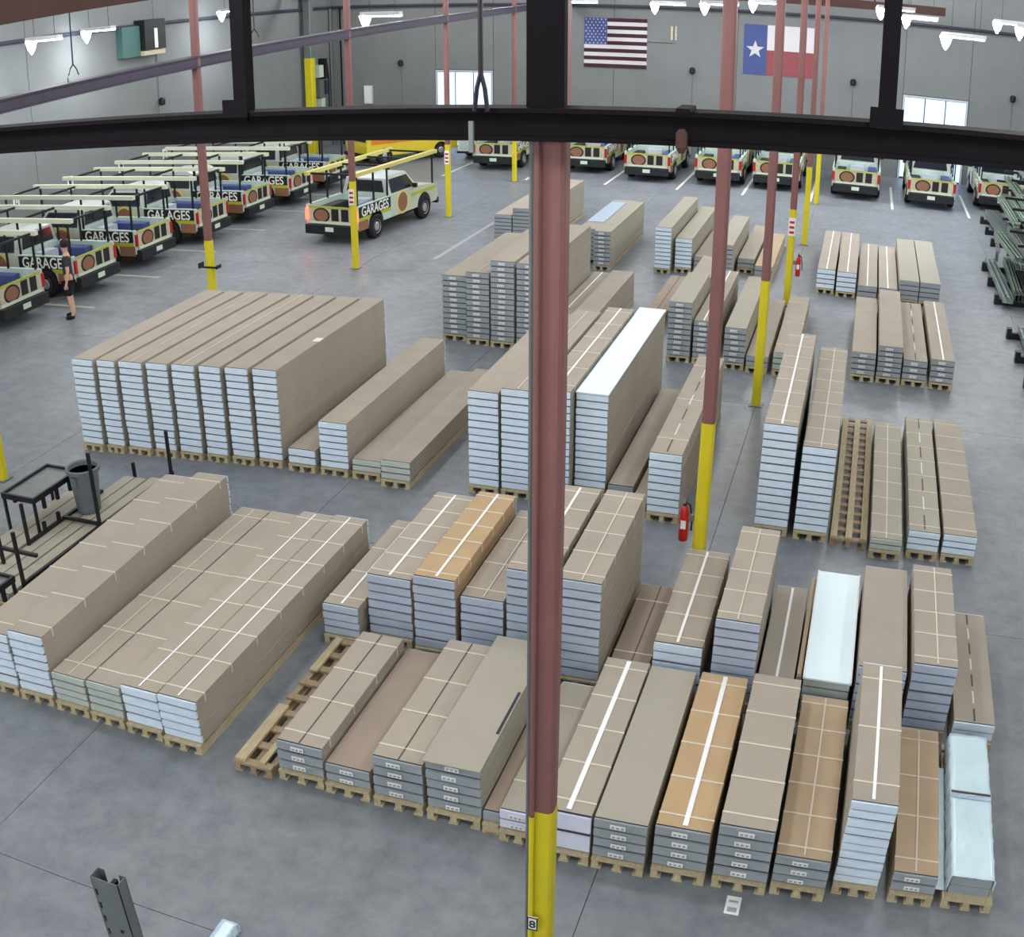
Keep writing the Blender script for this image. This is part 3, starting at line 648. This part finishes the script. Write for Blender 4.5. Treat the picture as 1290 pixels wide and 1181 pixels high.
track(4.95, 21.2, .17, 6.5, .4, .2, 'grey channel bundle on the nearer rack, inner side', 'grey_steel')
track(4.85, 21.4, 1.035, 6.2, .3, .14, 'channel bundle on the nearer rack second level', 'galv_green')
for k, (x, y, z, L, w, h, m_, lb) in enumerate(((4.62, 30.3, .38, 4.3, .2, .14, 'galv_green', 'second layer channel low on the middle rack'), (5.05, 31.2, 1.2, 3.8, .4, .18, 'grey_steel', 'dark bundle piled on the middle rack second level'),
        (5.3, 33.2, 1.86, 4.4, .25, .16, 'galv_green', 'upper pile of channel on the middle rack'), (4.7, 21.3, .38, 6.0, .25, .14, 'galv_green', 'second layer channel on the nearer rack'),
        (5.3, 21.3, 1.735, 6.2, .3, .16, 'galv', 'channel bundle on top level of the nearer rack'), (5.8, 38.3, 2.385, 4.6, .3, .14, 'galv', 'channel bundle on the highest arms of the farther rack'))):
    track(x, y, z, L, w, h, lb, m_, (-.04, .03, -.02, .02, 0, .02)[k])
t = thing('coil_spring', 'shiny bent steel spring sticking out of the middle rack', 'spring', (4.45, 34.9, .17))
MB().tube([(.06*math.cos(a*.9)+.1, a*.012, .35+.06*math.sin(a*.9)+.004*a) for a in range(0, 60)], .012, 'hub', 6).build('coil', t); ubox('foot', .1, .1, .35, 'galv', t, (.1, .3, 0))

# ------------------------------------------------------------------ trucks
def text_mesh(body, size, mt, ext=.004):
    cu_ = bpy.data.curves.new('lettering', 'FONT'); cu_.body = body; cu_.size = size; cu_.extrude = ext; cu_.align_x = 'CENTER'; cu_.offset = .012*size
    ob = bpy.data.objects.new('lettering', cu_); COL.objects.link(ob)
    dg_ = bpy.context.evaluated_depsgraph_get(); me = bpy.data.meshes.new_from_object(ob.evaluated_get(dg_))
    bpy.data.objects.remove(ob); me.materials.clear(); me.materials.append(M(mt)); return me
TXT = text_mesh('GARAGES', .43, 'text_white')
def oval(rx, rz, n=20): return [(rx*math.cos(2*math.pi*k/n), rz*math.sin(2*math.pi*k/n)) for k in range(n)]
def pickup(label, lit=False, rails='rail_pale', group='service pickups'):
    """nose towards +Y, origin on the floor under the middle"""
    t = thing('pickup_truck', label, 'truck', group=group)
    W = .95
    MB().box(-.7, .7, -2.6, 2.5, .32, .5, 'truck_black').build('chassis', t)
    body = MB().prism([(-.6, .48), (2.55, .48), (2.68, .62), (2.66, .92), (2.5, 1.08), (1.35, 1.2), (-.6, 1.2)], -W, W, 'truck_body', 'X').build('body', t)
    for s in (-1, 1):
        x = s*(W+.004)
        b = MB(); b.prism([(.15+u, .86+v) for u, v in oval(.4, .4)], x-.006, x+.006, 'ring_yellow', 'X').build('emblem_ring', t)
        MB().prism([(.15+u, .86+v) for u, v in oval(.32, .32)], x-.01, x+.01, 'truck_brown', 'X').build('emblem', t)
        MB().box(x-.005, x+.005, .75, 2.5, .92, 1.03, 'truck_lime').build('stripe', t)
    cabp = [(1.3, 1.19), (.75, 1.78), (-.3, 1.82), (-.56, 1.72), (-.6, 1.19)]
    cb = MB(); v0 = [(-.88, y, z) if z < 1.3 else (-.74, y, z) for y, z in cabp]; v1 = [(-x, y, z) for x, y, z in v0]; n = len(cabp)
    cb.add(v0+v1, [tuple(range(n)), tuple(range(n, 2*n))[::-1]]+[(i, n+i, n+(i+1) % n, (i+1) % n) for i in range(n)], 'truck_cab'); cb.build('cab', t)
    MB().add([(-.72, 1.29, 1.22), (.72, 1.29, 1.22), (.62, .8, 1.745), (-.62, .8, 1.745)], [(0, 1, 2, 3)], 'glass_dark').build('windshield', t, (0, .012, .012))
    MB().add([(-.7, -.61, 1.28), (.7, -.61, 1.28), (.62, -.585, 1.66), (-.62, -.585, 1.66)], [(0, 1, 2, 3)], 'glass_dark').build('rear_window', t, (0, -.012, 0))
    for s in (-1, 1):
        MB().add([(s*.885, 1.1, 1.24), (s*.885, -.45, 1.24), (s*.765, -.42, 1.68), (s*.765, .75, 1.68)], [(0, 1, 2, 3)], 'glass_dark').build('side_window', t, (s*.01, 0, 0))
        MB().box(s*1.02-.07, s*1.02+.07, .85, .95, 1.22, 1.36, 'truck_black').build('mirror', t)
    # bed
    MB().box(-.9, .9, -2.65, -.6, .5, .62, 'truck_mint').build('bed_floor', t)
    MB().box(-.88, .88, -.66, -.61, .62, 1.2, 'truck_mint').build('bed_front', t)
    for s in (-1, 1):
        side = MB().box(s*W-.05, s*W+.05 if s < 0 else s*W, -2.68, -.61, .48, 1.2, 'truck_mint') if False else MB().box(min(s*.84, s*W), max(s*.84, s*W), -2.68, -.61, .48, 1.2, 'truck_mint')
        sd = side.build('bed_side', t); x = s*(W+.004)
        MB().box(x-.005, x+.005, -2.62, -.65, .82, 1.17, 'truck_black').build('print_band', sd)
        MB().box(x-.006, x+.006, -2.62, -.65, .72, .83, 'truck_lime').build('print_stripe', sd)
        MB().box(x-.005, x+.005, -2.66, -2.08, .42, .73, 'truck_brown').build('print_panel', sd)
        tx = link('lettering', TXT, sd, (s*(W+.011), -1.63, .855)); tx.scale = (.9, 1, 1); tx.rotation_euler = (math.pi/2, 0, s*math.pi/2)
    tg = MB().box(-.84, .84, -2.72, -2.66, .6, 1.16, 'truck_cream').build('tailgate', t)
    MB().prism([(-.36+u, .88+v) for u, v in oval(.31, .24)], -2.728, -2.715, 'truck_black', 'Y').build('emblem_ring', tg)
    MB().prism([(-.36+u, .88+v) for u, v in oval(.25, .19)], -2.735, -2.72, 'truck_brown', 'Y').build('emblem', tg)
    for x in (.14, .5): MB().box(x-.13, x+.13, -2.73, -2.715, .72, 1.1, 'truck_black').build('window_print', tg)
    MB().box(-.8, .8, -2.73, -2.715, .61, .69, 'plate_green').build('print_band', tg)
    MB().box(-.82, .82, -2.73, -2.7, 1.12, 1.17, 'truck_lime').build('top_trim', tg)
    MB().box(-.9, .9, -2.86, -2.66, .3, .59, 'truck_black').build('rear_bumper', t)
    MB().box(-.15, .15, -2.875, -2.86, .4, .54, 'plate_green').build('licence_plate', t)
    MB().box(-.92, .92, 2.66, 2.8, .36, .56, 'truck_black').build('front_bumper', t)
    for s in (-1, 1):
        MB().box(s*.9-.05, s*.9+.05, -2.74, -2.69, .72, 1.08, 'tail_lit' if lit else 'tail_red').build('tail_light', t)
        MB().box(s*.72-.14, s*.72+.14, 2.64, 2.7, .72, .9, 'sticker').build('headlight', t)
    for s in (-1, 1):
        for y in (-1.6, 1.65):
            if WH.get('w') is None:
                WH['w'] = MB().lathe([(.2, -.12), (.36, -.13), (.39, -.09), (.39, .09), (.36, .13), (.2, .12)], 'tyre', 20, 'X').mesh('tyre')
                WH['h'] = MB().lathe([(.04, .13), (.1, .14), (.2, .1), (.225, .135), (.225, -.1), (.05, -.1)], 'hub', 16, 'X').mesh('hub')
                WH['a'] = MB().lathe([(.46, -.01), (.46, .01)], 'truck_black', 20, 'X').mesh('wheel_arch')
            link('wheel_arch', WH['a'], t, (s*(W-.0), y, .46))
            w_ = link('wheel', WH['w'], t, (s*.86, y, .39)); h_ = link('hub', WH['h'], w_)
            if s < 0: h_.rotation_euler = (0, 0, math.pi)
    for k, (x0, x1, y0, y1, z1, m_) in enumerate(((-.78, -.42, -2.4, -1.0, 1.05, 'truck_black'), (.45, .78, -2.0, -.8, 1.1, 'flag_blue'), (-.3, .3, -1.1, -.72, 1.12, 'door_metal'))):
        MB().rbox(x0, x1, y0, y1, .625, z1, m_, .02).build('tool_box', t)
    for k in range(3): MB().tube([(-.1+.14*k, -2.5, .67), (-.1+.14*k, -1.2, .67)], .045, ('rail_pale', 'galv', 'truck_orange')[k], 8).build('pipe', t)
    # ladder rack
    for s in (-1, 1):
        for y in (-2.55, -1.55, -.68): ubox('rack_post', .05, .05, .96, 'black_steel', t, (s*.86, y, 1.18))
        ubox('rack_post', .05, .05, 1.5, 'black_steel', t, (s*.86, 2.45, .62))
        ubox('rack_rail', .14, 5.45, .12, rails, t, (s*.86, .0, 2.12))
    for y in (-2.55, -.68, .9, 2.45): ubox('rack_crossbar', 1.6, .06, .06, 'black_steel', t, (0, y, 2.14))
    return t
WH = {}
# row along the left wall, tails to the aisle
od = ['nearest, cut by the left edge', 'second from the left edge, behind the standing person', 'third from the left edge', 'fourth from the left edge, left of the red column',
      'fifth from the left edge, right of the red column', 'sixth from the left edge', 'farthest of the row, behind the moving truck']
base = pickup('parked pickup along the left wall, '+od[0], group='pickups along the left wall')
TL_Y = [21.1, 24.2, 27.3, 30.4, 33.5, 36.6, 39.7]
for k in range(7):
    o = base if k == 0 else copy_tree(base)
    o['label'] = 'parked pickup along the left wall, '+od[k]; o.location = (-22.75+(0, .1, -.05, .1, 0, .1, 0)[k], TL_Y[k], 0); o.rotation_euler = (0, 0, math.pi/2)
# row at the back wall
bk = [(-15.3, 47.9, 'beside a slim yellow column'), (-11.45, 48.4, 'just right of the big column'), (-8.55, 47.2, 'below the striped flag, wide view of its tail'),
      (-5.7, 47.5, 'left of the second red column'), (-3.35, 47.6, 'between the second and third red columns'), (-.15, 47.2, 'right of the slim yellow columns'),
      (2.85, 46.9, 'below the right-hand bright door'), (5.75, 48.0, 'at the far right behind the steel racks')]
for x, y, w in bk:
    o = copy_tree(base); o['label'] = 'service pickup parked at the back wall, '+w; o['group'] = 'pickups at the back wall'; o.location = (x, y, 0); o.rotation_euler = (0, 0, 0)
mv = pickup('service pickup with lit red tail lights driving in the aisle', True, 'rail_yellow', group='moving pickup')
mv.location = (-15.45, 33.35, 0); mv.rotation_euler = (0, 0, -.1)
# yellow van and white box trailer at the far left of the back wall
t = thing('van', 'orange and yellow van parked far behind the moving truck', 'van', (-20.4, 47.2, 0), -.6)
MB().prism([(-2.4, .4), (2.4, .4), (2.45, .8), (1.9, 1.15), (1.2, 1.75), (-2.3, 1.8), (-2.45, .9)], -.92, .92, 'truck_yellow', 'X').build('body', t)
for s in (-1, 1):
    MB().box(s*.925-.006, s*.925+.006, -2.2, 1.9, .95, 1.2, 'truck_orange').build('stripe', t)
    for k in range(3): MB().box(s*.925-.008, s*.925+.008, -2.1+k*1.05, -1.2+k*1.05, 1.28, 1.62, 'glass_dark').build('window', t)
    for y in (-1.5, 1.5):
        w_ = link('wheel', WH['w'], t, (s*.82, y, .39)); h_ = link('hub', WH['h'], w_, None, 0 if s > 0 else math.pi)
MB().box(-.8, .8, -2.46, -2.4, 1.1, 1.6, 'glass_dark').build('rear_window', t); MB().box(-.9, .9, -2.55, -2.4, .4, .55, 'truck_black').build('bumper', t)
t = thing('box_trailer', 'small white box trailer beside the slim yellow column far left', 'trailer', (-17.3, 48.8, 0))
MB().box(-.55, .55, -1.2, 1.2, .4, 1.35, 'paint_white').build('box', t); MB().box(-.48, .48, -1.22, -1.2, .45, 1.25, 'truck_mint').build('rear_door', t); MB().box(-.58, .58, -1.25, 1.2, .3, .4, 'truck_black').build('frame', t)
for s in (-1, 1): w_ = link('wheel', WH['w'], t, (s*.5, .2, .39)); link('hub', WH['h'], w_)
# painted bay stripes
for k, x in enumerate((-16.9, -13.3, -10.0, -7.1, -4.5, -1.85, 1.35, 4.35)):
    tag(MB().box(x-.05, x+.05, 43.2, 48.5, .001, .004, 'paint_white').build('bay_stripe'), 'white painted bay stripe on the floor, %s from the left at the back wall' % ['first', 'second', 'third', 'fourth', 'fifth', 'sixth', 'seventh', 'eighth'][k], 'floor stripe', 'bay stripes at the back wall')
for k in range(6):
    y = TL_Y[k]+1.55
    tag(MB().box(-22.5, -18.9, y-.05, y+.05, .001, .004, 'truck_cream').build('bay_stripe'), 'pale painted bay stripe along the left wall, %s from the left edge' % ['first', 'second', 'third', 'fourth', 'fifth', 'sixth'][k], 'floor stripe', 'bay stripes along the left wall')
tag(MB().box(-11.9, -11.75, 29.5, 44, .001, .004, 'worn_line').build('aisle_line'), 'long faint white aisle line right of the moving truck', 'floor stripe')

# ------------------------------------------------------------------ flags and wall fittings
t = thing('striped_flag', 'flag with dark and white stripes and blue star field on back wall', 'flag', (-13.0, YF, 4.1))
fw, fh = 2.96, 2.33
ubox('backing', fw, .02, fh, 'flag_white', t, (fw/2, -.02, 0))
for k in range(13):
    full = k < 6; x0 = 0 if full else fw*.37
    ubox('stripe', fw-x0, .014, fh/13, 'flag_maroon' if k % 2 == 0 else 'flag_white', t, ((fw+x0)/2, -.037, k*fh/13))
cn = ubox('star_field', fw*.37, .014, fh*7/13, 'flag_blue', t, (fw*.185, -.037, fh*6/13))
sb = MB()
def star(cx, cz, r, mt, y0, y1, b):
    p = [((r if k % 2 == 0 else r*.4)*math.sin(k*math.pi/5)+cx, (r if k % 2 == 0 else r*.4)*math.cos(k*math.pi/5)+cz) for k in range(10)]
    return b.prism(p, y0, y1, mt, 'Y')
for r in range(9):
    for c in range(6 if r % 2 == 0 else 5): star((c+.5+(.5 if r % 2 else 0))*fw*.37/6-fw*.185, (r+.5)*fh*7/13/9, .045, 'flag_white', -.012, -.008, sb)
so = sb.build('stars', cn); so['kind'] = 'stuff'
t = thing('star_flag', 'flag with one white star on blue beside white and red bars', 'flag', (-5.6, YF, 4.15))
fw2, fh2 = 3.3, 2.28
ubox('blue_bar', 1.05, .02, fh2, 'flag_blue', t, (.525, -.02, 0)); ubox('white_bar', fw2-1.05, .02, fh2/2, 'flag_white', t, ((fw2+1.05)/2, -.02, fh2/2)); ubox('red_bar', fw2-1.05, .02, fh2/2, 'flag_red', t, ((fw2+1.05)/2, -.02, 0))
star(.52, fh2/2, .42, 'flag_white', -.04, -.03, MB()).build('star', t)
t = thing('wall_bracket', 'thin pole bracket on the back wall right of the striped flag', 'bracket', (-10.0, YF, 5.4))
MB().tube([(0, -.04, 0), (1.25, -.04, 0)], .025, 'grey_steel', 6).build('arm', t); MB().box(1.05, 1.15, -.05, 0, .1, .75, 'truck_cream').build('pennant', t); MB().box(1.25, 1.33, -.05, 0, .1, .75, 'truck_cream').build('pennant', t)
t = thing('wall_unit', 'teal and dark wall unit high on the left wall', 'wall unit', (XL, 34.0, 5.75))
MB().box(0, .3, -.1, 1.0, .1, 1.25, 'teal').build('teal_panel', t); MB().box(0, .5, 1.05, 2.4, .3, 1.45, 'truck_black').build('case', t); MB().box(.5, .52, 1.65, 1.85, .35, 1.1, 'sticker').build('white_bar', t); MB().box(0, .45, 1.0, 2.4, .1, .28, 'truck_cream').build('sill', t)
t = thing('wall_column', 'grey column with tall yellow lower half near the far left corner', 'column', (-25.6, 48.3, 0))
MB().prism(rsq(.19), 4.65, ZC, 'grey_steel', 'Z').build('shaft', t); MB().prism(rsq(.2), 0, 4.65, 'safety_yellow', 'Z').build('yellow_guard', t)
t = thing('switch_panel', 'cluster of electrical boxes right of the tall yellow column', 'electrical box', (-25.75, 49.6, 2.4))
for k, (y, z, w, h, m) in enumerate(((.0, 1.2, .45, .6, 'plate_green'), (.0, .2, .5, .9, 'grey_steel'), (.5, 1.1, .3, 1.0, 'black_steel'), (.55, .3, .2, .7, 'pipe_purple'), (.1, -.5, .4, .65, 'plate_green'))):
    MB().box(-.25, .1, y-w/2, y+w/2, z, z+h, m).build('box', t)
MB().tube([(0, .8, 1.8), (0, .95, 1.0), (0, .9, -.6)], .04, 'black_steel', 6).build('cable', t)
t = thing('wall_conduit', 'dark grey conduit beside the far left corner', 'pipe', (-25.9, 51.2, 0)); MB().tube([(0, 0, 0), (0, 0, 7)], .06, 'grey_steel', 8).build('pipe', t); MB().tube([(.5, .1, 0), (.5, .1, 7)], .04, 'truss_steel', 8).build('pipe', t)
t = thing('wall_cabinet', 'small white cabinet on the back wall left of the bright door', 'cabinet', (-24.0, YF, 2.1)); MB().box(-.2, .2, -.18, 0, 0, .9, 'paint_white').build('case', t); MB().box(-.16, .16, -.2, -.18, .08, .82, 'sticker').build('door', t)

# ------------------------------------------------------------------ the person by the second truck
def skin_body(name, verts, edges, radii, mt, parent, root=0, sub=2):
    me = bpy.data.meshes.new(name); me.from_pydata(verts, edges, []); me.materials.append(M(mt)); o = link(name, me, parent)
    md = o.modifiers.new('skin', 'SKIN'); md.use_smooth_shade = True
    if not me.skin_vertices: 
        bm = bmesh.new(); bm.from_mesh(me); bm.verts.layers.skin.verify(); bm.to_mesh(me); bm.free()
    for i, r in enumerate(radii):
        sv = me.skin_vertices[0].data[i]; sv.radius = (r, r) if not isinstance(r, tuple) else r; sv.use_root = (i == root)
    ss = o.modifiers.new('smooth', 'SUBSURF'); ss.levels = sub; ss.render_levels = sub
    return o
def chain(V, E, Rr, start, pts):
    k = start
    for p, r in pts:
        V.append(p); Rr.append(r); E.append((k, len(V)-1)); k = len(V)-1
    return k
pr = thing('person', 'person in dark grey top and black shorts standing by parked trucks', 'person', (-18.9, 21.75, 0), 2.2)
pr.scale = (1.13, 1.13, 1.13)
V, E, Rr = [(0, 0, .95)], [], [(.15, .12)]
chest = chain(V, E, Rr, 0, [((0, .0, 1.12), (.14, .1)), ((0, .01, 1.32), (.17, .11)), ((0, .0, 1.46), (.12, .08)), ((0, 0, 1.54), .055), ((0, .02, 1.62), .075), ((0, .03, 1.72), .095), ((0, .02, 1.8), .07)])
ci = 2
for s in (-1, 1):
    chain(V, E, Rr, 0, [((s*.1, 0, .86), .095), ((s*.11, .02, .5), .065), ((s*.12, -.01, .28), .058), ((s*.12, -.02, .09), .042), ((s*.13, .05, .045), .042), ((s*.14, .15, .035), .035)])
    h_ = chain(V, E, Rr, 3, [((s*.19, 0, 1.43), .062), ((s*.25, -.02, 1.16), .045), ((s*.27, .03, .92), .032), ((s*.275, .05, .84), (.022, .04))])
    for q in range(4): chain(V, E, Rr, h_, [((s*.275, .02+q*.02, .79), .01), ((s*.27, .03+q*.02, .74-.01*(q in (0, 3))), .009)])
    chain(V, E, Rr, h_-0, [((s*.255, .09, .8), .011), ((s*.25, .11, .76), .009)])
skin_body('body', V, E, Rr, 'skin', pr)
V, E, Rr = [(0, 0, .93)], [], [(.165, .135)]
chain(V, E, Rr, 0, [((0, .0, 1.12), (.16, .12)), ((0, .01, 1.32), (.19, .13)), ((0, .0, 1.45), (.14, .095)), ((0, 0, 1.5), (.08, .07))])
for s in (-1, 1): chain(V, E, Rr, 3, [((s*.19, 0, 1.43), .078), ((s*.235, -.015, 1.24), .068)])
skin_body('shirt', V, E, Rr, 'cloth_dark', pr)
V, E, Rr = [(0, 0, .98)], [], [(.17, .14)]
for s in (-1, 1): chain(V, E, Rr, 0, [((s*.1, 0, .84), .118), ((s*.11, .02, .52), .09)])
skin_body('shorts', V, E, Rr, 'cloth_black', pr)
for s in (-1, 1): skin_body('shoe', [(s*.12, -.05, .05), (s*.13, .05, .05), (s*.14, .17, .04)], [(0, 1), (1, 2)], [.055, .055, .045], 'cloth_black', pr)
MB().lathe([(.03, 1.86), (.09, 1.82), (.108, 1.75), (.1, 1.68), (.05, 1.66)], 'hair', 12, o=(0, .005, 0)).build('hair', pr, smooth=True)

t = thing('paper_sheet', 'white paper label lying on the floor below the front row', 'paper', (-.25, 7.5, 0))
MB().box(-.07, .07, -.12, .12, .001, .004, 'sticker').build('sheet', t); ubox('print', .09, .06, .002, 'end_grey', t, (0, -.06, .004)); ubox('print', .09, .03, .002, 'end_grey', t, (0, .05, .004))
